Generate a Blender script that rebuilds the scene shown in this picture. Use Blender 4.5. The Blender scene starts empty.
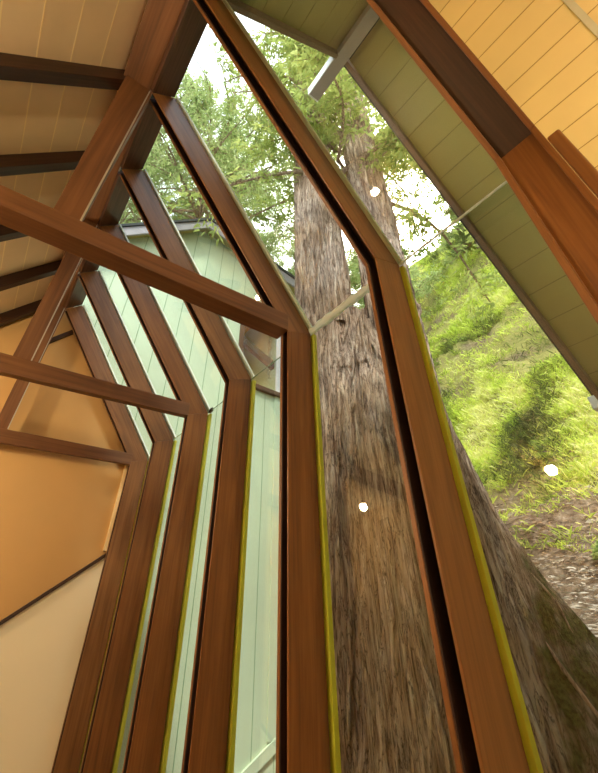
import bpy, bmesh, math, random
import numpy as np
from mathutils import Vector, Matrix, noise
random.seed(7); rng = np.random.default_rng(7)
scn = bpy.context.scene
col = scn.collection
R = math.radians

# ------------------------------------------------------------------ materials
def newmat(name):
    m = bpy.data.materials.new(name); m.use_nodes = True
    nt = m.node_tree; nt.nodes.clear()
    out = nt.nodes.new('ShaderNodeOutputMaterial')
    return m, nt, out
def N(nt, t, **kw):
    n = nt.nodes.new(t)
    for k, v in kw.items():
        if k.startswith('i_'):
            n.inputs[k[2:].replace('_', ' ')].default_value = v
        else: setattr(n, k, v)
    return n
def ramp(nt, stops):
    r = nt.nodes.new('ShaderNodeValToRGB'); e = r.color_ramp.elements
    while len(e) < len(stops): e.new(0.5)
    for i, (p, c) in enumerate(stops):
        e[i].position = p; e[i].color = (*c, 1)
    return r
def bsdf(nt, out, rough=0.5, spec=0.5):
    b = nt.nodes.new('ShaderNodeBsdfPrincipled')
    b.inputs['Roughness'].default_value = rough
    b.inputs['Specular IOR Level'].default_value = spec
    nt.links.new(b.outputs[0], out.inputs[0]); return b
def wood(name, dark, mid, light, rough=0.42, grain=26.0, bump=0.15):
    m, nt, out = newmat(name); b = bsdf(nt, out, rough, 0.4); L = nt.links.new
    tc = N(nt, 'ShaderNodeTexCoord'); oi = N(nt, 'ShaderNodeObjectInfo')
    add = N(nt, 'ShaderNodeVectorMath', operation='ADD')
    mul = N(nt, 'ShaderNodeMath', operation='MULTIPLY'); mul.inputs[1].default_value = 37.0
    L(oi.outputs['Random'], mul.inputs[0]); L(tc.outputs['Object'], add.inputs[0]); L(mul.outputs[0], add.inputs[1])
    mp = N(nt, 'ShaderNodeMapping'); mp.inputs['Scale'].default_value = (1, 1, 0.06); L(add.outputs[0], mp.inputs[0])
    n1 = N(nt, 'ShaderNodeTexNoise'); n1.inputs['Scale'].default_value = grain; n1.inputs['Detail'].default_value = 6; n1.inputs['Distortion'].default_value = 1.2
    L(mp.outputs[0], n1.inputs['Vector'])
    mp2 = N(nt, 'ShaderNodeMapping'); mp2.inputs['Scale'].default_value = (1, 1, 0.012); L(add.outputs[0], mp2.inputs[0])
    n2 = N(nt, 'ShaderNodeTexNoise'); n2.inputs['Scale'].default_value = grain*5; n2.inputs['Detail'].default_value = 3; L(mp2.outputs[0], n2.inputs['Vector'])
    mix = N(nt, 'ShaderNodeMath', operation='MULTIPLY_ADD'); mix.inputs[1].default_value = 0.35
    L(n2.outputs['Fac'], mix.inputs[0])
    mm = N(nt, 'ShaderNodeMath', operation='MULTIPLY'); mm.inputs[1].default_value = 0.65; L(n1.outputs['Fac'], mm.inputs[0]); L(mm.outputs[0], mix.inputs[2])
    r = ramp(nt, [(0.3, dark), (0.5, mid), (0.72, light)]); L(mix.outputs[0], r.inputs[0])
    n3 = N(nt, 'ShaderNodeTexNoise'); n3.inputs['Scale'].default_value = 2.2; L(add.outputs[0], n3.inputs['Vector'])
    mr = N(nt, 'ShaderNodeMapRange'); mr.inputs['To Min'].default_value = 0.72; mr.inputs['To Max'].default_value = 1.22; L(n3.outputs['Fac'], mr.inputs['Value'])
    vm = N(nt, 'ShaderNodeVectorMath', operation='SCALE'); L(r.outputs[0], vm.inputs[0]); L(mr.outputs[0], vm.inputs['Scale'])
    L(vm.outputs[0], b.inputs['Base Color'])
    bp = N(nt, 'ShaderNodeBump'); bp.inputs['Strength'].default_value = bump; bp.inputs['Distance'].default_value = 0.004
    L(mix.outputs[0], bp.inputs['Height']); L(bp.outputs[0], b.inputs['Normal'])
    return m
def plain(name, c, rough=0.6, var=0.12, scale=3.0, spec=0.3, metal=0.0, fine=0.0):
    m, nt, out = newmat(name); b = bsdf(nt, out, rough, spec); L = nt.links.new
    b.inputs['Metallic'].default_value = metal
    tc = N(nt, 'ShaderNodeTexCoord'); n = N(nt, 'ShaderNodeTexNoise'); n.inputs['Scale'].default_value = scale; n.inputs['Detail'].default_value = 4
    L(tc.outputs['Object'], n.inputs['Vector'])
    r = ramp(nt, [(0.3, tuple(x*(1-var) for x in c)), (0.7, tuple(min(1, x*(1+var)) for x in c))]); L(n.outputs['Fac'], r.inputs[0]); L(r.outputs[0], b.inputs['Base Color'])
    if fine:
        n4 = N(nt, 'ShaderNodeTexNoise'); n4.inputs['Scale'].default_value = 90; L(tc.outputs['Object'], n4.inputs['Vector'])
        bp = N(nt, 'ShaderNodeBump'); bp.inputs['Strength'].default_value = fine; bp.inputs['Distance'].default_value = 0.003; L(n4.outputs['Fac'], bp.inputs['Height']); L(bp.outputs[0], b.inputs['Normal'])
    return m
def emit(name, c, s):
    m, nt, out = newmat(name); e = N(nt, 'ShaderNodeEmission'); e.inputs[0].default_value = (*c, 1); e.inputs[1].default_value = s
    nt.links.new(e.outputs[0], out.inputs[0]); return m
def glass_mat(name, ior=1.5, tint=(0.95, 0.985, 0.965), dust=0.02):
    m, nt, out = newmat(name); L = nt.links.new
    tr = N(nt, 'ShaderNodeBsdfTransparent'); tr.inputs[0].default_value = (*tint, 1)
    gl = N(nt, 'ShaderNodeBsdfGlossy'); gl.inputs['Roughness'].default_value = 0.0
    fr = N(nt, 'ShaderNodeFresnel'); geo = N(nt, 'ShaderNodeNewGeometry')
    ir = N(nt, 'ShaderNodeMapRange'); ir.inputs['To Min'].default_value = ior; ir.inputs['To Max'].default_value = 1/ior   # same reflectance on both faces of the thin pane
    L(geo.outputs['Backfacing'], ir.inputs['Value']); L(ir.outputs[0], fr.inputs['IOR'])
    mx = N(nt, 'ShaderNodeMixShader'); L(fr.outputs[0], mx.inputs[0]); L(tr.outputs[0], mx.inputs[1]); L(gl.outputs[0], mx.inputs[2])
    df = N(nt, 'ShaderNodeBsdfTranslucent'); df.inputs[0].default_value = (0.9, 0.9, 0.88, 1)
    tc = N(nt, 'ShaderNodeTexCoord'); n = N(nt, 'ShaderNodeTexNoise'); n.inputs['Scale'].default_value = 4; n.inputs['Detail'].default_value = 6
    L(tc.outputs['Object'], n.inputs['Vector'])
    mr = N(nt, 'ShaderNodeMapRange'); mr.inputs['From Min'].default_value = 0.45; mr.inputs['From Max'].default_value = 0.8; mr.inputs['To Max'].default_value = dust*2.5; L(n.outputs['Fac'], mr.inputs['Value'])
    m2 = N(nt, 'ShaderNodeMixShader'); L(mr.outputs[0], m2.inputs[0]); L(mx.outputs[0], m2.inputs[1]); L(df.outputs[0], m2.inputs[2]); L(m2.outputs[0], out.inputs[0])
    return m
M = {}
M['wood'] = wood('redwood_board', (0.105, 0.036, 0.010), (0.175, 0.066, 0.016), (0.24, 0.100, 0.026))
M['wood_light'] = wood('redwood_board_warm', (0.125, 0.050, 0.016), (0.20, 0.084, 0.025), (0.27, 0.120, 0.040))
M['wood_dark'] = wood('dark_and_shaded_wood', (0.020, 0.008, 0.005), (0.040, 0.016, 0.009), (0.066, 0.027, 0.015))  # dark wood; on the G rafter its tone stands in for shade
M['beam'] = wood('beam_wood', (0.09, 0.036, 0.014), (0.165, 0.070, 0.026), (0.235, 0.105, 0.042), grain=14, rough=0.5)
M['recess'] = wood('shaded_recess_wood', (0.010, 0.004, 0.003), (0.020, 0.008, 0.006), (0.036, 0.014, 0.009), rough=0.7)  # near-black tone, the shade inside the slot put into the colour
M['header'] = wood('header_wood', (0.045, 0.018, 0.009), (0.085, 0.038, 0.020), (0.13, 0.060, 0.034))
M['ceil'] = plain('cream_ceiling_board', (0.74, 0.56, 0.35), 0.55, 0.06)
M['ceil_groove'] = plain('cream_ceiling_groove', (0.90, 0.72, 0.40), 0.6, 0.03)
M['yellow'] = plain('yellow_ceiling_board', (0.72, 0.56, 0.28), 0.5, 0.06, 1.5)
M['yellow_groove'] = plain('yellow_board_groove', (0.34, 0.20, 0.06), 0.7, 0.1)
M['tan'] = plain('tan_plaster', (0.56, 0.34, 0.13), 0.7, 0.05, 1.2, fine=0.1)
M['amber'] = plain('amber_plaster', (0.50, 0.27, 0.07), 0.7, 0.08, 1.2)
M['white_wall'] = plain('cream_plaster', (0.86, 0.78, 0.57), 0.7, 0.03, 1.2, fine=0.1)
M['cap'] = plain('yellow_green_stop', (0.80, 0.76, 0.07), 0.5, 0.1, 9)
M['cap_pale'] = plain('pale_glazing_strip', (0.86, 0.90, 0.82), 0.4, 0.1, 9)
M['seal'] = plain('white_sealant', (0.90, 0.91, 0.86), 0.45, 0.12, 22)
M['siding'] = plain('pale_green_siding', (0.60, 0.70, 0.50), 0.55, 0.06, 1.3)
M['siding_groove'] = plain('green_siding_groove', (0.22, 0.36, 0.22), 0.7, 0.1)
M['soffit'] = plain('olive_green_soffit', (0.42, 0.37, 0.14), 0.55, 0.08, 1.2)
M['soffit_groove'] = plain('soffit_groove', (0.25, 0.22, 0.09), 0.7, 0.1)
M['fascia'] = plain('grey_mauve_fascia', (0.34, 0.31, 0.33), 0.5, 0.08)
M['fascia_brown'] = plain('brown_fascia', (0.17, 0.11, 0.09), 0.5, 0.1)
M['white_paint'] = plain('white_paint', (0.85, 0.85, 0.86), 0.45, 0.02)
M['shingle'] = plain('dark_shingle', (0.05, 0.055, 0.055), 0.9, 0.35, 14, fine=0.6)
M['brown_frame'] = plain('brown_window_frame', (0.13, 0.065, 0.035), 0.5, 0.12)
M['metal'] = plain('dull_metal', (0.55, 0.56, 0.52), 0.35, 0.06, 5, metal=0.6)
M['black'] = plain('black_metal', (0.02, 0.02, 0.02), 0.4, 0.1)
M['floor'] = wood('floor_board', (0.10, 0.05, 0.02), (0.20, 0.10, 0.045), (0.28, 0.15, 0.07))
M['glass'] = glass_mat('clear_glass', 1.68, dust=.007)
M['thin_glass'] = glass_mat('thin_glass', 1.2, dust=0.0)
M['crystal'] = glass_mat('crystal', 1.8, (0.9, 0.9, 0.88), 0.1)
M['bulb'] = emit('warm_globe', (1.0, 0.70, 0.36), 30)

m, nt, out = newmat('white_silicone')
_d = N(nt, 'ShaderNodeBsdfDiffuse'); _t = N(nt, 'ShaderNodeBsdfTranslucent'); _m = N(nt, 'ShaderNodeMixShader'); _m.inputs[0].default_value = .55
_d.inputs[0].default_value = (.92, .94, .90, 1); _t.inputs[0].default_value = (.92, .94, .90, 1)
nt.links.new(_d.outputs[0], _m.inputs[1]); nt.links.new(_t.outputs[0], _m.inputs[2]); nt.links.new(_m.outputs[0], out.inputs[0]); M['seal'] = m
def bark_mat():
    m, nt, out = newmat('redwood_bark'); b = bsdf(nt, out, 0.9, 0.1); L = nt.links.new
    tc = N(nt, 'ShaderNodeTexCoord')
    mp = N(nt, 'ShaderNodeMapping'); mp.inputs['Scale'].default_value = (1, 1, 0.07); L(tc.outputs['Object'], mp.inputs[0])
    n1 = N(nt, 'ShaderNodeTexNoise'); n1.inputs['Scale'].default_value = 30; n1.inputs['Detail'].default_value = 9; n1.inputs['Roughness'].default_value = 0.65; n1.inputs['Distortion'].default_value = 0.7
    L(mp.outputs[0], n1.inputs['Vector'])
    r = ramp(nt, [(0.30, (0.085, 0.052, 0.038)), (0.41, (0.37, 0.25, 0.185)), (0.54, (0.60, 0.45, 0.35)), (0.70, (0.76, 0.65, 0.54))]); L(n1.outputs['Fac'], r.inputs[0])
    mpc = N(nt, 'ShaderNodeMapping'); mpc.inputs['Scale'].default_value = (1, 1, 0.11); L(tc.outputs['Object'], mpc.inputs[0])
    nc = N(nt, 'ShaderNodeTexNoise'); nc.inputs['Scale'].default_value = 21; nc.inputs['Detail'].default_value = 5; nc.inputs['Roughness'].default_value = .6; nc.inputs['Distortion'].default_value = 1.5; L(mpc.outputs[0], nc.inputs['Vector'])
    sb = N(nt, 'ShaderNodeMath', operation='SUBTRACT'); sb.inputs[1].default_value = .5; L(nc.outputs['Fac'], sb.inputs[0])
    ab = N(nt, 'ShaderNodeMath', operation='ABSOLUTE'); L(sb.outputs[0], ab.inputs[0])
    ck = N(nt, 'ShaderNodeMapRange'); ck.inputs['From Max'].default_value = .030; ck.inputs['To Min'].default_value = .22; L(ab.outputs[0], ck.inputs['Value'])
    n2 = N(nt, 'ShaderNodeTexNoise'); n2.inputs['Scale'].default_value = 1.4; n2.inputs['Detail'].default_value = 5; L(tc.outputs['Object'], n2.inputs['Vector'])
    r2 = ramp(nt, [(0.35, (0.80, 0.72, 0.62)), (0.65, (1.1, 1.1, 1.12))]); L(n2.outputs['Fac'], r2.inputs[0])
    mul = N(nt, 'ShaderNodeMix', data_type='RGBA', blend_type='MULTIPLY'); mul.inputs[0].default_value = 1
    L(r.outputs[0], mul.inputs[6]); L(r2.outputs[0], mul.inputs[7])
    cs = N(nt, 'ShaderNodeVectorMath', operation='SCALE'); L(mul.outputs[2], cs.inputs[0]); L(ck.outputs[0], cs.inputs['Scale'])
    # moss grows on the root flare
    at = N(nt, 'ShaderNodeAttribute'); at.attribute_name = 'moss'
    n3 = N(nt, 'ShaderNodeTexNoise'); n3.inputs['Scale'].default_value = 7; n3.inputs['Detail'].default_value = 8; L(tc.outputs['Object'], n3.inputs['Vector'])
    sm = N(nt, 'ShaderNodeMath', operation='MULTIPLY'); L(at.outputs['Fac'], sm.inputs[0]); L(n3.outputs['Fac'], sm.inputs[1])
    mr = N(nt, 'ShaderNodeMapRange'); mr.inputs['From Min'].default_value = 0.30; mr.inputs['From Max'].default_value = 0.55; L(sm.outputs[0], mr.inputs['Value'])
    n4 = N(nt, 'ShaderNodeTexNoise'); n4.inputs['Scale'].default_value = 40; L(tc.outputs['Object'], n4.inputs['Vector'])
    r4 = ramp(nt, [(0.35, (0.03, 0.05, 0.012)), (0.65, (0.16, 0.22, 0.06))]); L(n4.outputs['Fac'], r4.inputs[0])
    m2 = N(nt, 'ShaderNodeMix', data_type='RGBA'); L(mr.outputs[0], m2.inputs[0]); L(cs.outputs[0], m2.inputs[6]); L(r4.outputs[0], m2.inputs[7])
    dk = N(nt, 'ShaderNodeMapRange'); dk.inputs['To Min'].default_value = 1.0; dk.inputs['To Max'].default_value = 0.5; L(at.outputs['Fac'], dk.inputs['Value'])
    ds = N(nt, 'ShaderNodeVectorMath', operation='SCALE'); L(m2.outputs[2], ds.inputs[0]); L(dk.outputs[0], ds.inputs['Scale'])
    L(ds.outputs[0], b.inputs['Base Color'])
    bp = N(nt, 'ShaderNodeBump'); bp.inputs['Strength'].default_value = 0.9; bp.inputs['Distance'].default_value = 0.05
    hh = N(nt, 'ShaderNodeMath', operation='MULTIPLY_ADD'); hh.inputs[1].default_value = .45; L(ck.outputs[0], hh.inputs[0]); L(n1.outputs['Fac'], hh.inputs[2])
    L(hh.outputs[0], bp.inputs['Height']); L(bp.outputs[0], b.inputs['Normal'])
    return m
M['bark'] = bark_mat()
def leaf_mat(name, stops, trans=0.45):
    m, nt, out = newmat(name); L = nt.links.new
    at = N(nt, 'ShaderNodeAttribute'); at.attribute_name = 'tone'
    r = ramp(nt, stops); L(at.outputs['Fac'], r.inputs[0])
    d = N(nt, 'ShaderNodeBsdfDiffuse'); t = N(nt, 'ShaderNodeBsdfTranslucent'); L(r.outputs[0], d.inputs[0]); L(r.outputs[0], t.inputs[0])
    mx = N(nt, 'ShaderNodeMixShader'); mx.inputs[0].default_value = trans; L(d.outputs[0], mx.inputs[1]); L(t.outputs[0], mx.inputs[2]); L(mx.outputs[0], out.inputs[0])
    return m
M['needle'] = leaf_mat('redwood_needles', [(0.0, (0.22, 0.30, 0.09)), (0.5, (0.50, 0.58, 0.18)), (1.0, (0.78, 0.82, 0.30))], .5)
M['leaf'] = leaf_mat('tree_leaves', [(0.0, (0.20, 0.28, 0.10)), (0.5, (0.44, 0.54, 0.22)), (1.0, (0.74, 0.80, 0.42))], .55)
M['grass'] = leaf_mat('hill_grass', [(0.0, (0.10, 0.12, 0.05)), (0.22, (0.26, 0.34, 0.07)), (0.45, (0.62, 0.74, 0.12)), (0.8, (0.84, 0.92, 0.18)), (1.0, (0.92, 0.88, 0.42))], 0.35)
M['dry'] = leaf_mat('dry_litter', [(0.0, (0.09, 0.06, 0.04)), (0.5, (0.28, 0.20, 0.15)), (1.0, (0.60, 0.52, 0.43))], 0.1)
M['shrub'] = leaf_mat('shrub_leaves', [(0.0, (0.14, 0.22, 0.06)), (0.5, (0.36, 0.48, 0.14)), (1.0, (0.60, 0.70, 0.30))])
def ground_mat():
    m, nt, out = newmat('hill_soil'); b = bsdf(nt, out, 0.95, 0.05); L = nt.links.new
    tc = N(nt, 'ShaderNodeTexCoord'); n = N(nt, 'ShaderNodeTexNoise'); n.inputs['Scale'].default_value = 1.1; n.inputs['Detail'].default_value = 9; L(tc.outputs['Object'], n.inputs['Vector'])
    n2 = N(nt, 'ShaderNodeTexNoise'); n2.inputs['Scale'].default_value = 14; n2.inputs['Detail'].default_value = 6; L(tc.outputs['Object'], n2.inputs['Vector'])
    r = ramp(nt, [(0.3, (0.07, 0.045, 0.03)), (0.6, (0.24, 0.17, 0.12)), (0.75, (0.40, 0.31, 0.24))]); L(n2.outputs['Fac'], r.inputs[0])
    at = N(nt, 'ShaderNodeAttribute'); at.attribute_name = 'green'
    ad = N(nt, 'ShaderNodeMath', operation='MULTIPLY'); L(at.outputs['Fac'], ad.inputs[0]); L(n.outputs['Fac'], ad.inputs[1])
    mr = N(nt, 'ShaderNodeMapRange'); mr.inputs['From Min'].default_value = 0.3; mr.inputs['From Max'].default_value = 0.5; L(ad.outputs[0], mr.inputs['Value'])
    mx = N(nt, 'ShaderNodeMix', data_type='RGBA'); L(mr.outputs[0], mx.inputs[0]); L(r.outputs[0], mx.inputs[6]); mx.inputs[7].default_value = (0.30, 0.28, 0.09, 1)
    L(mx.outputs[2], b.inputs['Base Color'])
    bp = N(nt, 'ShaderNodeBump'); bp.inputs['Strength'].default_value = 0.8; bp.inputs['Distance'].default_value = 0.05; L(n2.outputs['Fac'], bp.inputs['Height']); L(bp.outputs[0], b.inputs['Normal'])
    return m
M['ground'] = ground_mat()

# ------------------------------------------------------------------ helpers
def tag(o, label=None, cat=None, group=None, kind=None):
    if label: o['label'] = label
    if cat: o['category'] = cat
    if group: o['group'] = group
    if kind: o['kind'] = kind
    return o
def empty(name, loc, label=None, cat=None, group=None):
    o = bpy.data.objects.new(name, None); col.objects.link(o); o.location = loc; o.empty_display_size = 0.1
    o['_w'] = 1; del o['_w']
    return tag(o, label, cat, group)
def wmat(o):
    m = o.matrix_basis.copy(); p = o.parent
    while p: m = p.matrix_basis @ m; p = p.parent
    return m
def frame_for(d):
    z = Vector(d).normalized(); a = Vector((0, 1, 0)) if abs(z.y) < 0.9 else Vector((1, 0, 0))
    x = a.cross(z).normalized(); y = z.cross(x)
    return Matrix((x, y, z)).transposed().to_4x4()
def mk(name, verts, faces, mats, parent=None, origin=(0, 0, 0), d=(0, 0, 1), bevel=0, fm=None, smooth=False):
    """mesh from world-space vertices; local Z runs along d so that grain follows it"""
    W = Matrix.Translation(origin) @ (frame_for(d) if tuple(d) != (0, 0, 1) else Matrix.Identity(4))
    Wi = W.inverted()
    me = bpy.data.meshes.new(name); me.from_pydata([tuple(Wi @ Vector(v)) for v in verts], [], faces)
    if not isinstance(mats, (list, tuple)): mats = [mats]
    for m in mats: me.materials.append(m)
    if fm: me.polygons.foreach_set('material_index', fm)
    bm = bmesh.new(); bm.from_mesh(me); bmesh.ops.recalc_face_normals(bm, faces=bm.faces); bm.to_mesh(me); bm.free()
    if smooth: me.polygons.foreach_set('use_smooth', [True]*len(me.polygons))
    me.update()
    o = bpy.data.objects.new(name, me); col.objects.link(o)
    if parent:
        o.parent = parent; o.matrix_basis = wmat(parent).inverted() @ W
    else: o.matrix_basis = W
    if bevel:
        b = o.modifiers.new('bevel', 'BEVEL'); b.width = bevel; b.segments = 2; b.limit_method = 'ANGLE'; b.harden_normals = False
    return o
class MB:
    def __init__(s): s.v = []; s.f = []; s.m = []
    def hexa(s, p, mi=0):      # p: 8 corners, bottom 4 then top 4
        n = len(s.v); s.v += [tuple(x) for x in p]
        for q in ((0, 3, 2, 1), (4, 5, 6, 7), (0, 1, 5, 4), (1, 2, 6, 5), (2, 3, 7, 6), (3, 0, 4, 7)):
            s.f.append(tuple(n+i for i in q)); s.m.append(mi)
        return s
    def box(s, x0, x1, y0, y1, z0, z1, mi=0):
        return s.hexa([(x0, y0, z0), (x1, y0, z0), (x1, y1, z0), (x0, y1, z0), (x0, y0, z1), (x1, y0, z1), (x1, y1, z1), (x0, y1, z1)], mi)
    def quadxz(s, q, y0, y1, mi=0):     # q four (x,z)
        return s.hexa([(q[i][0], y0, q[i][1]) for i in range(4)] + [(q[i][0], y1, q[i][1]) for i in range(4)], mi)
    def polyxz(s, q, y0, y1, mi=0):
        n = len(s.v); k = len(q); s.v += [(a, y0, b) for a, b in q] + [(a, y1, b) for a, b in q]
        s.f.append(tuple(range(n, n+k))); s.f.append(tuple(range(n+2*k-1, n+k-1, -1))); s.m += [mi, mi]
        for i in range(k): j = (i+1) % k; s.f.append((n+i, n+j, n+k+j, n+k+i)); s.m.append(mi)
        return s
    def tube(s, pts, rad, seg=8, mi=0):
        pts = [Vector(p) for p in pts]
        if not isinstance(rad, (list, tuple)): rad = [rad]*len(pts)
        n0 = len(s.v)
        for i, p in enumerate(pts):
            t = (pts[min(i+1, len(pts)-1)] - pts[max(i-1, 0)]).normalized()
            F = frame_for(t).to_3x3()
            for k in range(seg):
                a = 2*math.pi*k/seg; s.v.append(tuple(p + F @ Vector((math.cos(a)*rad[i], math.sin(a)*rad[i], 0))))
        for i in range(len(pts)-1):
            for k in range(seg):
                a = n0+i*seg+k; b = n0+i*seg+(k+1) % seg; s.f.append((a, b, b+seg, a+seg)); s.m.append(mi)
        s.f.append(tuple(n0+k for k in reversed(range(seg)))); s.m.append(mi)
        s.f.append(tuple(n0+(len(pts)-1)*seg+k for k in range(seg))); s.m.append(mi)
        return s
    def lathe(s, c, prof, seg=24, mi=0):    # prof list of (r,z) about vertical axis at c
        n0 = len(s.v)
        for r, z in prof:
            for k in range(seg):
                a = 2*math.pi*k/seg; s.v.append((c[0]+r*math.cos(a), c[1]+r*math.sin(a), c[2]+z))
        for i in range(len(prof)-1):
            for k in range(seg):
                a = n0+i*seg+k; b = n0+i*seg+(k+1) % seg; s.f.append((a, b, b+seg, a+seg)); s.m.append(mi)
        s.f.append(tuple(n0+k for k in range(seg))); s.m.append(mi); s.f.append(tuple(n0+(len(prof)-1)*seg+k for k in range(seg))); s.m.append(mi)
        return s
    def build(s, name, mats, parent=None, **kw):
        return mk(name, s.v, s.f, mats, parent, fm=s.m, **kw)

# ------------------------------------------------------------------ camera
def rotm(a):
    cx, sx = math.cos(a[0]), math.sin(a[0]); cy, sy = math.cos(a[1]), math.sin(a[1]); cz, sz = math.cos(a[2]), math.sin(a[2])
    return Matrix(((cz, -sz, 0), (sz, cz, 0), (0, 0, 1))) @ Matrix(((1, 0, 0), (0, cx, -sx), (0, sx, cx))) @ Matrix(((cy, -sy, 0), (sy, cy, 0), (0, 0, 1)))
cd = bpy.data.cameras.new('camera'); cam = bpy.data.objects.new('camera', cd); col.objects.link(cam)
cd.sensor_fit = 'VERTICAL'; cd.sensor_height = 36; cd.lens = 383.7411*36/773
cd.shift_x = 35.648/773; cd.shift_y = -41.792/773; cd.clip_start = 0.02; cd.clip_end = 300
cam.matrix_world = Matrix.Translation((0, 0, 1.5)) @ rotm((2.2154, 0.0466, -0.5703)).to_4x4()
scn.camera = cam

# ------------------------------------------------------------------ glazed wall frames
KO = (1.30, 3.065); KI = (1.115, 2.994); RO = (0.020, 4.786); RI = (-0.130, 4.645)
YF = {'G': 0.0, 'F': 0.751, 'E': 1.466, 'D': 2.176, 'C': 2.895, 'B': 3.660, 'A': 4.393}
THK = {'G': (0.155, 0.020, 0.020)}   # total width, near board, far board
def inset(d):
    """points moved d away from the inner line towards the glass"""
    k = d/0.185
    return (KI[0]+(KO[0]-KI[0])*k, KI[1]+(KO[1]-KI[1])*k), (RI[0]+(RO[0]-RI[0])*k, RI[1]+(RO[1]-RI[1])*k)
rd = (RO[0]-KO[0], 0, RO[1]-KO[1])
where = {
 'G': 'redwood post and rafter frame nearest the camera, beside the yellow boarded ceiling',
 'F': 'redwood frame with dark slot, its bend right of the big trunk',
 'E': 'redwood frame that carries the nearest and longest tie beam',
 'D': 'redwood frame just left of the house window, without a tie beam',
 'C': 'redwood frame with wavy grained post that carries the middle tie beam',
 'B': 'redwood frame, second from the tan end wall, without a tie beam',
 'A': 'redwood frame against the tan end wall, carrying the short tie beam'}
for k, y in YF.items():
    TH, BN, BF = THK.get(k, (0.073, 0.010, 0.017))
    e = empty('timber_frame', (1.2, y+TH/2, 0), where[k], 'timber frame', 'timber frames of the glazed wall')
    pm = M['wood'] if k not in 'AF' else M['wood_light']
    dk = 0.025 if k == 'G' else 0.06
    po = MB().polyxz([(KI[0], 0), (KO[0], 0), KO, KI], y, y+BN).build('post', pm, e, origin=(1.2, y, 0), bevel=0.003)
    MB().polyxz([(KI[0], 0), (KO[0], 0), KO, KI], y+TH-BF, y+TH).build('side_board', M['wood_light'], po, origin=(1.2, y+TH, 0), bevel=0.002)
    a, b = inset(dk)
    a4, b4 = inset(.003); lin = y+TH-BF-.005; cm, rm_ = MB(), MB()
    if k != 'G':      # added dark lining: shade of the slot's far side put into colour
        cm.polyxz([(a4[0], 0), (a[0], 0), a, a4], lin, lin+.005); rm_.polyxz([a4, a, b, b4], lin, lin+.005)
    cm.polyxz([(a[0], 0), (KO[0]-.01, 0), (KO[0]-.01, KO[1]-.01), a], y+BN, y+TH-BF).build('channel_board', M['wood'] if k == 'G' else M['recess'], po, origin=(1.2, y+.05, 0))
    ra = MB().polyxz([KI, KO, RO, RI], y, y+BN).build('rafter', M['wood_light'] if k in 'EDBA' else M['wood'], e, origin=(KI[0], y, KI[1]), d=rd, bevel=0.003)
    MB().polyxz([KI, KO, RO, RI], y+TH-BF, y+TH).build('side_board', M['wood_light'], ra, origin=(KI[0], y+TH, KI[1]), d=rd, bevel=0.002)
    rm_.polyxz([a, (KO[0]-.01, KO[1]-.005), (RO[0]-.01, RO[1]-.01), b], y+BN, y+TH-BF).build('channel_board', M['wood_dark'] if k == 'G' else M['recess'], ra, origin=(KI[0], y+.05, KI[1]), d=rd)  # G rafter channel darker than its post: shade put into the colour
    # exterior stops, on the weather side of the glass
    MB().box(1.312, 1.337, y-(0 if k == 'G' else 0.012), y+TH+0.012, 0.05, 3.06).build('exterior_stop', M['cap'], e, origin=(1.33, y, 0), bevel=0.002)
    nx, nz = 0.802, 0.597
    q = [(1.30+nx*.012, 3.08+nz*.012), (1.30+nx*.028, 3.08+nz*.028), (RO[0]+nx*.028, RO[1]+nz*.028), (RO[0]+nx*.012, RO[1]+nz*.012)]
    MB().polyxz(q, y-(0 if k == 'G' else 0.014), y+TH+0.014).build('exterior_strip', M['cap_pale'], e, origin=(1.3, y, 3.07), d=rd)
# panes
keys = 'GFEDCBA'; wn = 0
for i in range(6):
    y0 = YF[keys[i]]+(.155 if i == 0 else .073); y1 = YF[keys[i+1]]; wn += 1
    w = empty('window_%d' % wn, (1.3, (y0+y1)/2, 0)); w['kind'] = 'structure'
    MB().box(1.300, 1.306, y0-.02, y1+.02, 0.10, 3.062).build('vertical_pane', M['glass'], w)
    nx, nz = 0.802*.006, 0.597*.006
    MB().polyxz([(1.300, 3.075), (1.300+nx, 3.075+nz), (RO[0]+nx, RO[1]+nz), (RO[0], RO[1])], y0-.02, y1+.02).build('sloped_pane', M['glass'], w)
    # sealant bead along the bend of the glass
    rr = {0: 0.006, 1: 0.027}.get(i, 0.0045)
    pts = []; n = 24
    for j in range(n+1):
        y = y0-.03+(y1-y0+.06)*j/n
        pts.append((1.309+random.uniform(-.2, .2)*rr, y, 3.075+random.uniform(-.15, .15)*rr + (0.01 if i == 1 else 0)))
    MB().tube(pts, [rr*random.uniform(.8, 1.15) for _ in pts], 10).build('sealant_bead', M['seal'] if i < 2 else M['siding_groove'], w, smooth=True)
    MB().box(1.20, 1.30, y0, y1, 0.0, 0.10).build('bottom_rail', M['wood'], w, bevel=.003)
# black sealant dabs on the bend
for y in (YF['C']-.015,):
    mbx = MB(); mbx.tube([(1.311, y, 3.07), (1.311, y-.03, 3.082), (1.309, y-.055, 3.09)], [.014, .018, .006], 10).build('sealant_dab', M['black'], None, smooth=True)
    tag(bpy.data.objects['sealant_dab'], 'small black sealant dab at the bend of the frame with the middle tie beam', 'sealant')

# header boards between ridge beam and glass, one per bay
for i in range(6):
    y0 = YF[keys[i]]+(.155 if i == 0 else .073); y1 = YF[keys[i+1]]
    o = MB().polyxz([RI, RO, (RO[0]-.035, RO[1]+.03), (RI[0]-.035, RI[1]+.03)], y0, y1).build('header_board', M['header'], None, origin=(-.05, y0, 4.7), d=(0, 1, 0), bevel=.002)
    txt = ['dark header board at the ridge, nearest the camera above the frame top', 'dark header board above the widest strip of tree canopy',
           'dark header board over the second sloped pane, right of the near king post top', 'dark header board at the ridge where the near tie beam crosses below',
           'dark header board at the ridge, second from the end wall', 'dark header board at the ridge beside the end wall'][i]
    tag(o, txt, 'header board', 'header boards under the ridge')

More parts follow.
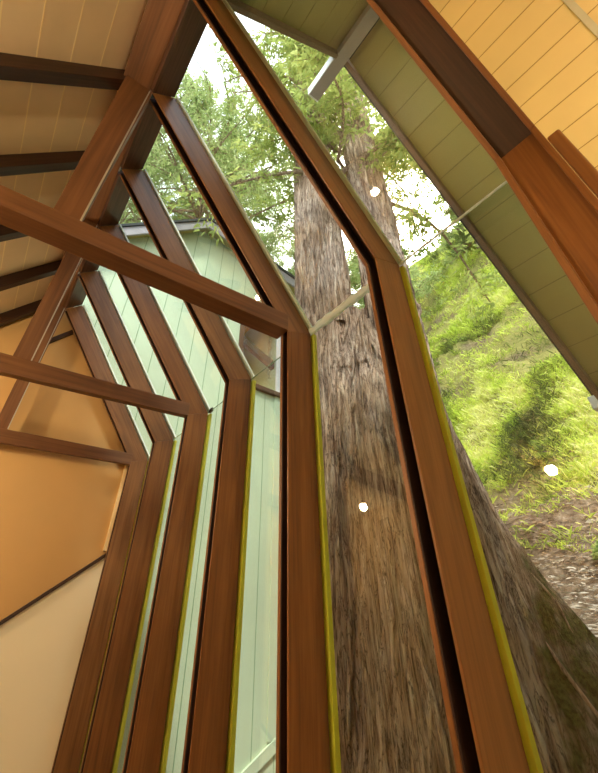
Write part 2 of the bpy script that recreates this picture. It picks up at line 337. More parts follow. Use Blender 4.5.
# ridge beam, king posts, ties
o = MB().box(-0.345, -0.150, 0.02, 4.55, 4.66, 4.92).build('ridge_beam', M['beam'], None, origin=(-.24, 2, 4.8), d=(0, 1, 0), bevel=.006)
tag(o, 'long reddish brown ridge beam running along the top of the ceiling', 'beam')
TIE = {'E': (0.115, (-.45, 2.936, 3.055), (1.10, 3.000, 3.130)), 'C': (0.06, (-.45, 2.865, 3.012), (1.10, 2.978, 3.100)), 'A': (0.045, (-.45, 2.865, 3.008), (1.10, 2.960, 3.086))}
tl = {'E': 'nearest wooden tie beam, the longest, crossing in front of the glazing', 'C': 'middle wooden tie beam joining the wavy grained post', 'A': 'farthest thin wooden tie beam against the tan end wall'}
kl = {'E': 'wooden king post rising from the nearest tie beam to the ridge', 'C': 'wooden king post rising from the middle tie beam to the ridge', 'A': 'thin wooden king post rising from the farthest tie beam'}
for k, (dep, l, r) in TIE.items():
    y = YF[k]; s = (r[1]-l[1])/1.55; s2 = (r[2]-l[2])/1.55; x0 = -1.75
    q = [(x0, l[1]-s*(l[0]-x0)), (1.118, r[1]), (1.118, r[2]), (x0, l[2]-s2*(l[0]-x0))]
    o = MB().polyxz(q, y-0.002, y+dep).build('tie_beam', M['beam'], None, origin=(0, y, 3), d=(1, 0, 0.05), bevel=.004)
    tag(o, tl[k], 'beam', 'tie beams')
    q = [(-0.268, 3.0), (-0.150, 3.01), (-0.128, 4.66), (-0.325 if k == 'E' else -0.275, 4.66)]
    o = MB().polyxz(q, y+0.004, y+dep-.004).build('king_post', M['beam'], None, origin=(-.2, y, 3.5), bevel=.004)
    tag(o, kl[k], 'post', 'king posts')
    MB().box(-.152, -.143, y+.001, y+.004, 3.03, 4.64).build('edge_highlight', M['metal'], o)  # pale strip added to paint the highlight along the post corner

# left ceiling boards and rafters
sl = R(53); sx, sz = -math.cos(sl), -math.sin(sl)
def Lp(s, off=0): return (-0.35+sx*s - math.sin(sl)*off*-1*(-1), 4.75+sz*s + math.cos(sl)*off)
def Lpt(s, off):   # off positive = above the ceiling
    return (-0.35+sx*s-math.sin(sl)*off, 4.75+sz*s+math.cos(sl)*off)
mb = MB(); s = -0.0
while s < 2.3:
    e = s+0.219
    mb.quadxz([Lpt(s, 0), Lpt(e, 0), Lpt(e, .02), Lpt(s, .02)], 0.0, 4.55, 0)
    mb.quadxz([Lpt(e, -0.001), Lpt(e+.008, -0.001), Lpt(e+.008, .018), Lpt(e, .018)], 0.0, 4.55, 1)
    s += 0.227
o = mb.build('ceiling_left', [M['ceil'], M['ceil_groove']], None); o['kind'] = 'structure'
o = MB().quadxz([Lpt(-.6, .021), Lpt(2.36, .021), Lpt(2.36, .07), Lpt(-.6, .07)], -.0, 4.6).build('roof_deck', M['shingle'], None); o['kind'] = 'structure'
rl = ['dark ceiling rafter nearest the camera, at the upper left corner', 'dark ceiling rafter, second from the camera', 'dark ceiling rafter whose end is hidden behind the near tie beam',
      'dark ceiling rafter just above the middle tie beam, second from the end wall', 'dark ceiling rafter closest to the tan end wall']
for i, k in enumerate('EDCBA'):
    y = YF[k]+.02
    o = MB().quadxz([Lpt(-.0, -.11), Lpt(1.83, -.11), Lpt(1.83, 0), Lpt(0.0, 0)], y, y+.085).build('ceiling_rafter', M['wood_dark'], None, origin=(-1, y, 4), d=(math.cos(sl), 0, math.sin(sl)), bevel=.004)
    tag(o, rl[i], 'rafter', 'rafters of the left ceiling')
o = MB().box(-1.82, -1.72, 0, 4.55, 0, 2.92).build('wall_left', M['tan'], None); o['kind'] = 'structure'

# end wall: tan plaster above a sloping dark rail, cream panel below
YE = 4.56
o = MB().polyxz([(-1.8, 0), (1.30, 0), (1.30, 3.07), (0.03, 4.80), (-.35, 4.92), (-1.8, 3.0)], YE, YE+.1).build('wall_far', M['tan'], None); o['kind'] = 'structure'
sl2 = (2.096-1.495)/(1.144-0.412)
def zt(x): return 1.495+(x-.412)*sl2
o = MB().polyxz([(-1.7, 0), (1.20, 0), (1.20, zt(1.2)-.02), (-0.9, zt(-.9)-.02), (-1.7, zt(-.9)-.02)], YE-.03, YE).build('wall_panel', M['white_wall'], None); tag(o, 'cream wall panel below the sloping dark rail', 'wall panel')
o = MB().polyxz([(-0.9, zt(-.9)-.03), (1.17, zt(1.17)-.03), (1.17, zt(1.17)+.008), (-0.9, zt(-.9)+.008)], YE-.06, YE-.005).build('sloping_rail', M['wood_dark'], None, origin=(0, YE, 1.3), d=(1, 0, sl2), bevel=.003)
tag(o, 'dark wooden rail sloping up across the tan end wall', 'rail')
o = MB().box(1.10, 1.14, YE-.035, YE, zt(1.15)+.01, 3.0).build('lit_return_1', M['ceil_groove'], None); o['kind'] = 'structure'  # narrow wall return, its lamp light put into the pale colour
o = MB().polyxz([(-.22, 4.09), (.06, 4.43), (.06, 4.50), (-.22, 4.16)], YE-.05, YE).build('trim_2', M['wood_dark'], None); o['kind'] = 'structure'

# ------------------------------------------------------------------ main hall behind / right of the camera
o = MB().box(-4.2, 4.2, -5.2, 0.05, -.1, 0).box(-1.8, 1.3, 0.05, 4.6, -.1, 0).build('floor', M['floor'], None, d=(0, 1, 0)); o['kind'] = 'structure'
PK = (1.32, 6.36); RB = (3.95, 3.13); LB = (-3.9, 1.32)
ur = math.atan2(PK[1]-RB[1], RB[0]-PK[0]); ul = R(47)
def Up(s, off):  # right slope, off positive = above
    return (PK[0]+math.cos(ur)*s+math.sin(ur)*off, PK[1]-math.sin(ur)*s+math.cos(ur)*off)
def Ul(s, off):
    return (PK[0]-math.cos(ul)*s-math.sin(ul)*off, PK[1]-math.sin(ul)*s+math.cos(ul)*off)
def boards(fn, s0, s1, w, y0, y1, g=.007):
    mb = MB(); s = s0
    while s < s1:
        e = min(s+w-g, s1)
        mb.quadxz([fn(s, 0), fn(e, 0), fn(e, .02), fn(s, .02)], y0, y1, 0)
        mb.quadxz([fn(e, .004), fn(e+g, .004), fn(e+g, .02), fn(e, .02)], y0, y1, 1)
        s += w
    return mb
o = boards(Up, 0, 4.1, .19, -5.2, 0.03).build('ceiling_right', [M['yellow'], M['yellow_groove']], None); o['kind'] = 'structure'
o = boards(Ul, 0, 4.6, .19, -5.2, 0.03).build('ceiling_hall', [M['yellow'], M['yellow_groove']], None); o['kind'] = 'structure'
# exterior overhang of the hall roof
ov = empty('roof_overhang', (PK[0], .4, PK[1]), 'olive green boarded roof overhang with brown edge above the glass', 'roof')
boards(Up, .10, 4.08, .27, 0.10, 0.76).build('soffit', [M['soffit'], M['soffit_groove']], ov)
boards(Ul, .10, 1.95, .27, 0.10, 0.76).build('soffit', [M['soffit'], M['soffit_groove']], ov)
MB().quadxz([Up(.0, -.10), Up(4.12, -.10), Up(4.12, .08), Up(0, .08)], .76, .80).build('fascia_board', M['fascia_brown'], ov, bevel=.004)
MB().quadxz([Ul(.0, -.10), Ul(1.97, -.10), Ul(1.97, .08), Ul(0, .08)], .76, .80).build('fascia_board', M['fascia_brown'], ov, bevel=.004)
MB().quadxz([Up(0, .03), Up(4.15, .03), Up(4.15, .10), Up(0, .10)], -5.2, .84).build('roof_deck', M['shingle'], ov)
MB().quadxz([Ul(0, .03), Ul(2.0, .03), Ul(2.0, .10), Ul(0, .10)], -5.2, .84).build('roof_deck', M['shingle'], ov)
rb = MB().box(1.20, 1.32, 0.10, 1.19, 6.10, 6.26).build('ridge_board', M['fascia'], ov, bevel=.004)
MB().box(1.20, 1.32, 1.19, 1.205, 6.10, 6.26).build('painted_end', M['white_paint'], rb)
MB().box(1.192, 1.20, .82, 1.205, 6.10, 6.26).build('painted_side', M['white_paint'], rb)
g = MB().box(3.82, 3.98, 0.05, 0.86, 3.08, 3.20).build('gutter', M['metal'], ov, bevel=.01)
# gable wall between the glazed wing and the hall roof
def gx(x): return PK[1]-abs(x-PK[0])*(math.tan(ur) if x > PK[0] else math.tan(ul))
o = MB().polyxz([(1.31, 0), (3.8, 0), (3.8, gx(3.8)-.02), (1.35, PK[1]-.05), (-1.75, gx(-1.75)-.02), (-1.75, 3.2), (-.35, 5.0), (.06, 4.86), (1.31, 3.13)], 0.035, 0.10).build('wall_gable', [M['siding']], None); o['kind'] = 'structure'
o = MB().box(3.8, 3.9, -5.2, .03, 0, 3.3).build('wall_right', M['tan'], None); o['kind'] = 'structure'
o = MB().box(-4.2, 3.9, -5.3, -5.2, 0, 6.4).build('wall_back', M['tan'], None); o['kind'] = 'structure'
o = MB().box(-1.9, -1.8, -5.2, .03, 0, 3.1).build('wall_side', M['white_wall'], None); o['kind'] = 'structure'
o = MB().quadxz([Up(1.25, -.012), Up(3.9, -.012), Up(3.9, 0), Up(1.25, 0)], -.60, -.56).build('metal_strip', M['metal'], None)
tag(o, 'pale metal strip along the yellow boarded ceiling at the top right corner', 'strip')
o = MB().quadxz([(1.115, 0.0), (1.23, 0.0), (1.23, 2.90), (1.115, 2.90)], -0.040, -0.001).build('side_casing', M['wood'], None, origin=(1.2, -.02, 1), bevel=.006)
tag(o, 'narrow brown casing board beside the nearest post, below the yellow boards', 'casing')

# ------------------------------------------------------------------ lamps
def globe_lamp(x, y, z, ztop, label, power, r=.065):
    bm_ = M.setdefault('bulb%d' % power, emit('warm_globe_%d' % power, (1.0, .80, .50), power))
    e = empty('globe_pendant', (x, y, z), label, 'lamp', 'warm globe pendant lamps')
    MB().lathe((x, y, z), [(r*math.sin(a), -r*math.cos(a)) for a in [math.pi*i/14 for i in range(1, 14)]], 24).build('globe', bm_, e, smooth=True)
    MB().lathe((x, y, z+r), [(.022, -.01), (.026, .03), (.012, .045)], 16).build('socket', M['black'], e)
    MB().tube([(x, y, z+r+.03), (x, y, ztop)], .004, 6).build('cord', M['black'], e)
    return e
globe_lamp(-1.50, 3.74, 2.90, 3.20, 'globe pendant over the far left of the glazed wing', 1300, .045)
globe_lamp(-1.50, 1.43, 2.79, 3.20, 'globe pendant over the near left of the glazed wing', 1300, .045)
globe_lamp(0.3, -2.6, 3.1, 5.3, 'globe pendant hanging in the hall behind the camera', 520, .10)
globe_lamp(2.9, -1.5, 2.8, 4.40, 'globe pendant near the right side of the hall', 300, .09)

# ------------------------------------------------------------------ neighbouring house
hs = empty('house', (2.4, 6.5, 0.3), 'pale green boarded house with grey gable behind the glazing', 'house')
YW = 4.9
pkx, pkz = 1.566, 8.12
def hz(x): return pkz-(pkx-x)*0.96 if x < pkx else pkz-(x-pkx)*0.175
xs = [-.6]; 
while xs[-1] < 3.62: xs.append(round(xs[-1]+.295, 3))
xs = [x for x in xs if x < 3.62]+[3.62]
wx0, wx1, wz0, wz1 = 2.68, 3.56, 4.93, 6.55
mb = MB()
def slab(x0, x1, z0f, z1f, y0, y1, mi): mb.polyxz([(x0, z0f), (x1, z0f), (x1, z1f(x1)), (x0, z1f(x0))], y0, y1, mi)
for a, b in zip(xs[:-1], xs[1:]):
    for (p, q, yo, mi) in ((a, b-.012, YW, 0), (b-.012, b, YW+.006, 1)):
        segs = []
        if q <= wx0 or p >= wx1: segs = [(p, q, False)]
        else:
            if p < wx0: segs.append((p, wx0, False))
            segs.append((max(p, wx0), min(q, wx1), True))
            if q > wx1: segs.append((wx1, q, False))
        for (u, v, w) in segs:
            if w:
                slab(u, v, 0.2, lambda x: wz0, yo, YW+.04, mi); slab(u, v, wz1, hz, yo, YW+.04, mi)
            else: slab(u, v, 0.2, hz, yo, YW+.04, mi)
mb.build('siding_wall', [M['siding'], M['siding_groove']], hs)
MB().box(3.56, 3.66, YW-.02, YW+3.0, .2, 7.7).build('side_wall', M['siding'], hs)
MB().box(3.42, 3.56, YW-.022, YW, .55, 4.93).build('corner_board', M['siding'], hs, bevel=.004)
MB().polyxz([(2.9, .12), (3.60, .50), (3.60, .62), (2.9, .24)], YW-.03, YW).build('skirt_board', M['siding'], hs, bevel=.004)
def rake(x0, x1, y0, y1, t0, t1, name, m):
    MB().polyxz([(x0, hz(x0)+t0), (x1, hz(x1)+t0), (x1, hz(x1)+t1), (x0, hz(x0)+t1)], y0, y1).build(name, m, hs, bevel=.003)
rake(-.9, pkx, 4.62, 4.66, -.20, .02, 'fascia_board', M['fascia'])
rake(pkx, 4.1, 4.62, 4.66, -.20, .02, 'fascia_board', M['fascia'])
rake(-.9, pkx, 4.66, 8.2, -.02, .0, 'soffit', M['soffit']); rake(pkx, 4.1, 4.66, 8.2, -.02, .0, 'soffit', M['soffit'])
rake(-.93, pkx, 4.59, 8.25, .02, .09, 'shingle_roof', M['shingle']); rake(pkx, 4.13, 4.59, 8.25, .02, .09, 'shingle_roof', M['shingle'])
# upstairs window with a lit warm room behind it
wi = MB().box(wx0-.07, wx0+.01, YW-.035, YW+.08, wz0-.06, wz1+.06).box(wx1-.01, wx1+.05, YW-.035, YW+.08, wz0-.06, wz1+.06).box(wx0+.01, wx1-.01, YW-.035, YW+.08, wz1-.01, wz1+.06).build('window_frame', M['brown_frame'], hs, bevel=.004)
MB().box(wx0-.09, wx1+.07, YW-.07, YW+.03, wz0-.08, wz0).build('window_sill', M['brown_frame'], wi, bevel=.004)
MB().box(wx1-.10, wx1-.02, YW-.01, YW+.03, wz0, wz1).build('white_sash', M['white_paint'], wi)
MB().box(wx0, wx1, YW+.02, YW+.026, wz0, wz1).build('window_pane', M['thin_glass'], wi)
rm = MB().box(wx0-.3, wx1, YW+1.5, YW+1.55, wz0-.3, wz1+.8).box(wx1+.001, wx1+.04, YW+.09, YW+1.5, wz0-.3, wz1+.8).box(wx0-.34, wx0-.3, YW+.09, YW+1.5, wz0-.3, wz1+.8).box(wx0-.3, wx1, YW+.09, YW+1.5, wz1+.75, wz1+.8).box(wx0-.3, wx1, YW+.09, YW+1.5, wz0-.35, wz0-.3).build('upstairs_room', M['amber'], hs)
MB().hexa([(2.80, YW+.22, 5.95), (3.56, YW+.22, 5.62), (3.56, YW+.32, 5.62), (2.80, YW+.32, 5.95), (2.80, YW+.22, 6.10), (3.56, YW+.22, 5.78), (3.56, YW+.32, 5.78), (2.80, YW+.32, 6.10)]).build('brown_beam', M['brown_frame'], rm)
ch = MB()
cxp = 3.40
for q in range(24):
    zz = wz1+.2-q*.062; rr = .030 if q % 3 else .042
    ch.lathe((cxp+math.sin(q*1.7)*.012, YW+.16, zz), [(rr*math.sin(a), -rr*math.cos(a)) for a in (.3, .9, 1.57, 2.2, 2.8)], 10)
ch.build('bead_lamp', M['crystal'], rm, smooth=True)
l = bpy.data.lights.new('room_light', 'POINT'); l.energy = 15; l.color = (1, .72, .4); l.shadow_soft_size = .1
lo = bpy.data.objects.new('room_light', l); col.objects.link(lo); lo.location = (3.0, YW+.8, wz0-.12)

# ------------------------------------------------------------------ ground and hillside
def fbm(x, y, z=0, o=4): return noise.fractal(Vector((x, y, z)), 1.0, 2.0, o)
PX = [-60, 1.4, 3.4, 4.4, 5.2, 6.6, 8, 11, 15, 20, 60]; PZ = [.05, .05, .35, .95, 1.95, 3.25, 4.9, 9.9, 18.3, 24, 30]
def gh(x, y):
    z = float(np.interp(x+0.0*y, PX, PZ))
    a = min(1, max(0, (x-4.2)/2))
    tr = (x*.95+.9*fbm(x*.5, y*.55, 4)) % 1.0
    z += a*(.34*(tr if tr < .8 else (1-tr)*4)-.15)
    z += a*(fbm(x*.45, y*.45)*.45 + fbm(x*1.7, y*1.7, 3)*.16) + .04*fbm(x*2, y*2, 9)
    if y > 4 and x < 4.2: z = min(z, .3)
    return z
gxs = np.concatenate([np.linspace(1.36, 4, 24), np.linspace(4.06, 12, 150), np.linspace(12.1, 26, 70)]); gys = np.linspace(-9, 24, 280)
vs = [(float(x), float(y), gh(float(x), float(y))) for x in gxs for y in gys]
ny = len(gys); fs = [(i*ny+j, (i+1)*ny+j, (i+1)*ny+j+1, i*ny+j+1) for i in range(len(gxs)-1) for j in range(ny-1)]
gr = mk('ground', vs, fs, M['ground'], None, smooth=True); gr['kind'] = 'structure'
at = gr.data.attributes.new('green', 'FLOAT', 'POINT')
at.data.foreach_set('value', [min(1, max(0, (v[0]-5.6)/1.5)) for v in vs])
o = MB().box(-40, 1.3, 5.0, 40, -.1, .0).build('terrain', M['ground'], None); o['kind'] = 'structure'

def blades(name, P, D, Wd, tone, mat):
    """P base (n,3), D direction*length (n,3), Wd half width vec (n,3): one bent blade each (2 tris)"""
    n = len(P); v = np.empty((n, 4, 3)); bend = np.zeros((n, 3)); bend[:, 2] = -np.linalg.norm(D, axis=1)*.18
    v[:, 0] = P-Wd; v[:, 1] = P+Wd; v[:, 2] = P+D*.6+Wd*.7; v[:, 3] = P+D+bend
    me = bpy.data.meshes.new(name); me.vertices.add(n*4); me.vertices.foreach_set('co', v.ravel())
    idx = np.arange(n)[:, None]*4+np.array([0, 1, 2, 0, 2, 3])[None]
    me.loops.add(n*6); me.loops.foreach_set('vertex_index', idx.ravel().astype(np.int32))
    me.polygons.add(n*2); me.polygons.foreach_set('loop_start', np.arange(0, n*6, 3).astype(np.int32)); me.polygons.foreach_set('loop_total', np.full(n*2, 3, np.int32))
    me.materials.append(mat); me.update(); me.validate()
    a = me.attributes.new('tone', 'FLOAT', 'POINT'); a.data.foreach_set('value', np.repeat(tone, 4).astype(np.float32))
    o = bpy.data.objects.new(name, me); col.objects.link(o); return o
def scatter(name, n, xr, ar, ln, wd, mat, dens, up=1.0, tonef=None, lean=.7):
    P = []; T = []; Lh = []
    while len(P) < n:
        x = random.uniform(*xr); y = x*random.uniform(*ar)
        dz = dens(x, y)
        if random.random() > dz: continue
        z = gh(x, y); t = min(1, max(0, .52+1.0*fbm(x*.9, y*.9, 5)+random.gauss(0, .16)))
        for _ in range(7):
            P.append((x+random.gauss(0, .07), y+random.gauss(0, .07), z-.03)); T.append(min(1, max(0, t+random.gauss(0, .1)))); Lh.append((.6+x*.04)*random.uniform(.6, 1.25))
    P = np.array(P); n = len(P); Lh = np.array(Lh)
    D = rng.normal(0, lean, (n, 3)); D[:, 2] = np.abs(rng.normal(up, .3, n))*(1 if up > .1 else .15); D[:, 0] -= .35*up
    D /= np.linalg.norm(D, axis=1)[:, None]; D *= (Lh*ln)[:, None]
    W = rng.normal(0, 1, (n, 3)); W /= np.linalg.norm(W, axis=1)[:, None]; W *= (Lh*wd)[:, None]
    return blades(name, P, D, W, np.array(T), mat)
def gd(x, y):
    tr = (x*.95+.9*fbm(x*.5, y*.55, 4)) % 1.0
    if tr > .86: return .07*(x > 5.6)
    g = fbm(x*.55+3, y*.55, 7); edge = (x-5.5)/1.2
    return max(0, min(1, edge))*(1 if g > -.10 else .10)*(1 if fbm(x*1.9, y*1.9, 2) > -.25 else .15)
o = scatter('hill_grass', 230000, (5.2, 17), (.02, .68), .19, .008, M['grass'], gd); tag(o, 'bright green grass tufts covering the steep hillside', 'grass', kind='stuff')
o = scatter('leaf_litter', 30000, (3.9, 7.4), (.0, .75), .13, .006, M['dry'], lambda x, y: .9 if x < 6 else .35, up=.05, lean=1); tag(o, 'dry twigs and litter on the bare ground beside the tree root', 'litter', kind='stuff')

# ------------------------------------------------------------------ big redwood
TC = (3.29, 2.61)
lobe_z = [-1, .3, 1.0, 1.5, 1.86, 2.4, 2.9, 3.3, 9]; lobe_r = [2.4, 1.9, 1.15, .68, .48, .24, .13, .0, 0]
C1, C2 = (2.94, 3.00), (3.50, 2.30)
def exit_d(th, c, r):
    dx, dy = c[0]-TC[0], c[1]-TC[1]; b = dx*math.cos(th)+dy*math.sin(th); q = b*b-(dx*dx+dy*dy-r*r)
    return b+math.sqrt(q) if q > 0 else 0
def ang(a, b): return (a-b+math.pi) % (2*math.pi)-math.pi
_ru = [max(exit_d(R(a+.5), C1, .385), exit_d(R(a+.5), C2, .315), .20) for a in range(360)]
RU = [sum(_ru[(a+j) % 360] for j in range(-9, 10))/19 for a in range(360)]
def base_r(th, z):
    k = min(1, max(0, (z-3.2)/1.9)); k = k*k*(3-2*k)
    ru = RU[int((th % (2*math.pi))/(2*math.pi)*360) % 360]
    r = .66*(1-k)+ru*k
    r += .05*math.sin(3*th+.6)*(1 if z < 4 else .4)
    lr = float(np.interp(z, lobe_z, lobe_r))
    r += lr*math.exp(-(ang(th, R(-48))/.62)**2) + .35*lr*math.exp(-(ang(th, R(30))/.5)**2) + .16*lr*math.exp(-(ang(th, R(170))/.9)**2)
    return r
def barkdisp(th, z, s=1.0, seed=0):
    c, q = math.cos(th)*s, math.sin(th)*s
    a = fbm(c*6+seed, q*6, z*.45, 3); b = fbm(c*15+seed, q*15, z*.8, 4); e = fbm(c*34+seed, q*34, z*2.2, 3)
    return .045*(1-abs(a)*2.4) + .030*(.6-abs(b)*2.0) + .010*e
def stem(mv, mf, cf, rf, z0, z1, nz, nt, dsp):
    n0 = len(mv)
    for i in range(nz+1):
        z = z0+(z1-z0)*i/nz; c = cf(z)
        for k in range(nt):
            th = 2*math.pi*k/nt; r = rf(th, z)+dsp(th, z)
            mv.append((c[0]+r*math.cos(th), c[1]+r*math.sin(th), z))
    for i in range(nz):
        for k in range(nt):
            a = n0+i*nt+k; b = n0+i*nt+(k+1) % nt; mf.append((a, b, b+nt, a+nt))
    mf.append(tuple(n0+nz*nt+k for k in range(nt)))
tv, tf = [], []
stem(tv, tf, lambda z: TC, lambda t, z: base_r(t, z)-.16*max(0, (z-4.8)/.35), 0.1, 5.15, 260, 300, lambda t, z: barkdisp(t, z, 1.2))
nbase = len(tv)
stem(tv, tf, lambda z: (2.94+.010*(z-5), 3.00+.012*(z-5)), lambda t, z: .375*(1-.018*max(0, z-5)), 4.75, 26, 320, 140, lambda t, z: barkdisp(t, z, .7, 11))
stem(tv, tf, lambda z: (3.50+.02*(z-5), 2.30-.004*(z-5)), lambda t, z: .305*(1-.018*max(0, z-5)), 4.75, 24, 300, 130, lambda t, z: barkdisp(t, z, .65, 23))
tree = empty('redwood_tree', (TC[0], TC[1], .4), 'huge redwood with ribbed bark and forked twin stems right outside the glass', 'tree')
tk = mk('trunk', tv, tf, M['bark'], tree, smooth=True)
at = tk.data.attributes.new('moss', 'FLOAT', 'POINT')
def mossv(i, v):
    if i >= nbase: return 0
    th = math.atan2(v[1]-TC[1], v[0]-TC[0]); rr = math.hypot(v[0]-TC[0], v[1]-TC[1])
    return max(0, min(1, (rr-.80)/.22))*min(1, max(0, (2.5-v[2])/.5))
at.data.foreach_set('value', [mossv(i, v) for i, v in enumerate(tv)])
# hanging bark strips
mb = MB()
for q in range(46):
    th = R(random.uniform(150, 290)); z = random.uniform(1.2, 5.0); ln = random.uniform(.25, .9); w = random.uniform(.008, .03)
    pts = []
    for j in range(7):
        zz = z-ln*j/6; r = base_r(th, zz)+.055+.02*math.sin(j*.9+q); t2 = th+.03*math.sin(j*.7+q)
        pts.append((TC[0]+r*math.cos(t2), TC[1]+r*math.sin(t2), zz))
    mb.tube(pts, [w*.3, w, w*.8, w, w*.7, w*.6, w*.2], 5)
mb.build('bark_strip', M['bark'], tree, smooth=True)['kind'] = 'stuff'

def foliage_tree(name, base, height, crown0, spread, nb, nleaf, lsize, mat, label, group=None, root=None, trunk=True, thick=.25, droop=.35, sprays=14):
    if root is None:
        root = empty(name, base, label, 'tree', group)
        if trunk:
            mb = MB(); pts = []; rads = []
            for i in range(15):
                t = i/14; pts.append((base[0]+.3*math.sin(t*3+base[1]), base[1]+.3*math.cos(t*2.3+base[0]), base[2]+height*t)); rads.append(thick*(1-.9*t)+.01)
            mb.tube(pts, rads, 12).build('trunk', M['bark'], root, smooth=True)
    br = MB(); P = []; D = []; T = []
    for b in range(nb):
        t = random.random(); z = base[2]+crown0+(height-crown0)*t
        az = random.uniform(0, 2*math.pi); L_ = spread*(1-.75*t)*random.uniform(.6, 1.15)+.4; up = random.uniform(-.05, .35)
        x0 = base[0]+.3*math.sin((z-base[2])/height*3+base[1])*(1 if trunk else 0); y0 = base[1]+.3*math.cos((z-base[2])/height*2.3+base[0])*(1 if trunk else 0)
        prev = None; pts = []
        for j in range(9):
            u = j/8; a2 = az+.25*math.sin(b+u*2.5)
            pts.append(Vector((x0+math.cos(a2)*L_*u, y0+math.sin(a2)*L_*u, z+up*L_*u-droop*L_*u*u+.05*math.sin(b*3+u*9))))
        br.tube(pts, [.012+.030*L_/spread*(1-j/8) for j in range(9)], 5)
        for s_ in range(sprays):
            u = random.uniform(.15, 1)**.8; j = min(7, int(u*8)); p0 = pts[j].lerp(pts[j+1], u*8-j)
            dirn = Vector((random.gauss(0, 1), random.gauss(0, 1), random.gauss(-.35, .5))).normalized(); sl_ = random.uniform(.35, 1.0)*L_*.28+.15
            tw = [p0+dirn*sl_*q/3+Vector((0, 0, -.12*sl_*(q/3)**2)) for q in range(4)]
            br.tube(tw, [.008, .006, .004, .002], 3)
            tone = min(1, max(0, random.gauss(.5, .2)))
            m_ = max(3, nleaf//(nb*sprays))
            for q in range(m_):
                v = random.random(); p = p0+dirn*sl_*v+Vector((random.gauss(0, .05), random.gauss(0, .05), random.gauss(0, .035)))*(1+sl_)
                P.append(p); dd = (dirn+Vector((random.gauss(0, .8), random.gauss(0, .8), random.gauss(-.2, .5)))).normalized()*lsize*random.uniform(.6, 1.4); D.append(dd); T.append(min(1, max(0, tone+random.gauss(0, .12))))
    wm = wmat(root).inverted()
    br.build('branches', M['bark'], root)['kind'] = 'stuff'
    P = np.array(P)-np.array(root.location); D = np.array(D); n = len(P)
    W = rng.normal(0, 1, (n, 3)); W /= np.linalg.norm(W, axis=1)[:, None]; W *= (np.linalg.norm(D, axis=1)*.26)[:, None]
    o = blades('foliage', P, D, W, np.array(T), mat); o.parent = root; o['kind'] = 'stuff'
    return root
foliage_tree('x', (3.25, 2.6, 0), 22, 7.8, 2.5, 70, 50000, .11, M['needle'], '', root=tree, trunk=False, droop=.45)
TR = [((-3.4, 6.4, 0), 21, 10.5, 6.0, 'leafy tree beside the glazed wing, its crown over the ridge at the top', M['leaf']),
      ((-1.5, 10.5, 0), 21, 9, 5.2, 'leafy tree beyond the house, its crown over the far left panes', M['leaf']),
      ((4.5, 8.8, 0), 20, 6.5, 4.6, 'leafy tree with open crown behind the green house, beside the redwood', M['leaf']),
      ((0.8, 13.5, 0), 24, 9, 5.5, 'tall pale tree far behind the house gable', M['leaf']),
      ((8.0, 9.0, 6.0), 11, 3.0, 2.2, 'green tree on the hillside seen between the forked stems', M['leaf']),
      ((13.5, 3.6, 13.5), 3.5, .6, 2.2, 'pale tree at the top of the hill under the white sky', M['leaf']),
      ((11.5, 7.6, 10.6), 7, 1.5, 2.6, 'bushy tree high on the hill beside the redwood stem', M['leaf']),
      ((1.9, 7.2, 0), 17.5, 10.2, 4.2, 'leafy tree arching its crown over the house gable', M['leaf'])]
for b_, h_, c_, s_, lab, mt in TR:
    b_ = (b_[0], b_[1], gh(b_[0], b_[1])-.1 if b_[0] > 4 else 0)
    foliage_tree('leafy_tree', b_, h_, c_, s_, 60, 44000, .10, mt, lab, 'trees beyond the glass', thick=.22, droop=.2)
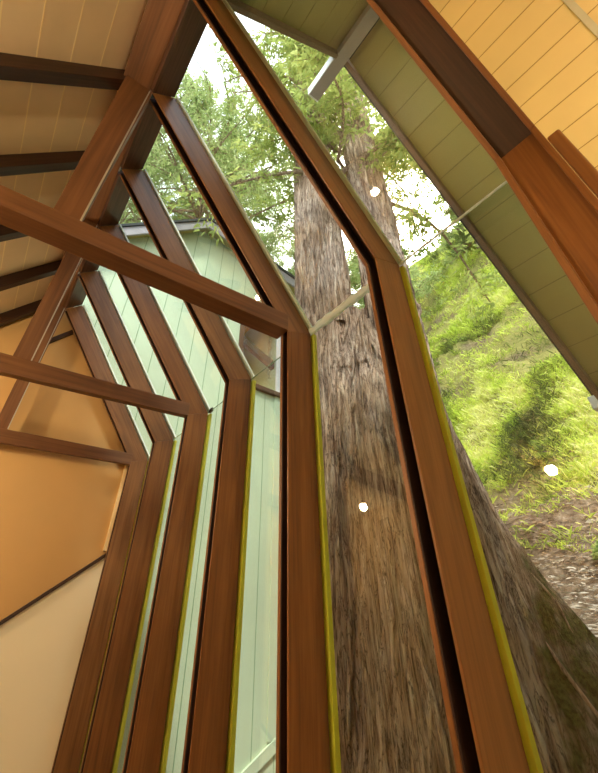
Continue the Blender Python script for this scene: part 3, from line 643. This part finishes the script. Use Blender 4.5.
# shrubs on the slope
SH = [(5.5, 1.62, .20, 'low green shrub at the edge of the bare ground by the root'), (6.1, 1.15, .30, 'leafy shrub low on the hillside at the right')]
for (x, y, s, lab) in SH:
    z = gh(x, y); e = empty('shrub', (x, y, z), lab, 'shrub', 'shrubs on the hillside')
    n = 2600; u = rng.normal(0, 1, (n, 3)); u /= np.linalg.norm(u, axis=1)[:, None]; u[:, 2] = np.abs(u[:, 2]); P = u*s*rng.uniform(.35, 1, (n, 1))
    D = u*.5+rng.normal(0, .6, (n, 3)); D /= np.linalg.norm(D, axis=1)[:, None]; D *= .07*(.7+s); W = rng.normal(0, .016*(.7+s), (n, 3))
    f = blades('foliage', P, D, W, rng.uniform(0, 1, n), M['shrub']); f.parent = e; f['kind'] = 'stuff'
    st = MB()
    for q in range(9):
        a = q*.7; st.tube([(x, y, z-.05), (x+.3*s*math.cos(a), y+.3*s*math.sin(a), z+.4*s), (x+.6*s*math.cos(a), y+.6*s*math.sin(a), z+.7*s)], [.014, .010, .005], 5)
    st.build('stems', M['bark'], e)

# ------------------------------------------------------------------ sky and sun
w = bpy.data.worlds.new('world'); scn.world = w; w.use_nodes = True; nt = w.node_tree; nt.nodes.clear()
out = nt.nodes.new('ShaderNodeOutputWorld'); bg = nt.nodes.new('ShaderNodeBackground'); sky = nt.nodes.new('ShaderNodeTexSky')
sky.sky_type = 'NISHITA'; sky.sun_disc = False; sky.sun_elevation = R(52); sky.sun_rotation = R(70); sky.dust_density = 6; sky.air_density = 1.0
mx = nt.nodes.new('ShaderNodeMix'); mx.data_type = 'RGBA'; mx.inputs[0].default_value = .75; mx.inputs[7].default_value = (0.93, 0.98, 1.0, 1)
sc = nt.nodes.new('ShaderNodeVectorMath'); sc.operation = 'SCALE'; sc.inputs['Scale'].default_value = .35
nt.links.new(sky.outputs[0], sc.inputs[0]); nt.links.new(sc.outputs[0], mx.inputs[6]); nt.links.new(mx.outputs[2], bg.inputs[0]); bg.inputs[1].default_value = 2.9
nt.links.new(bg.outputs[0], out.inputs[0])
sd = bpy.data.lights.new('sun', 'SUN'); sd.energy = 4.6; sd.angle = R(9); sd.color = (1, .97, .88)
so = bpy.data.objects.new('sun', sd); col.objects.link(so); so.rotation_euler = (Vector((-.35, -.55, 1.0))).to_track_quat('Z', 'Y').to_euler()
scn.view_settings.view_transform = 'Standard'; scn.view_settings.look = 'None'; scn.view_settings.gamma = 1; scn.view_settings.exposure = 0.0
scn.view_settings.use_curve_mapping = False
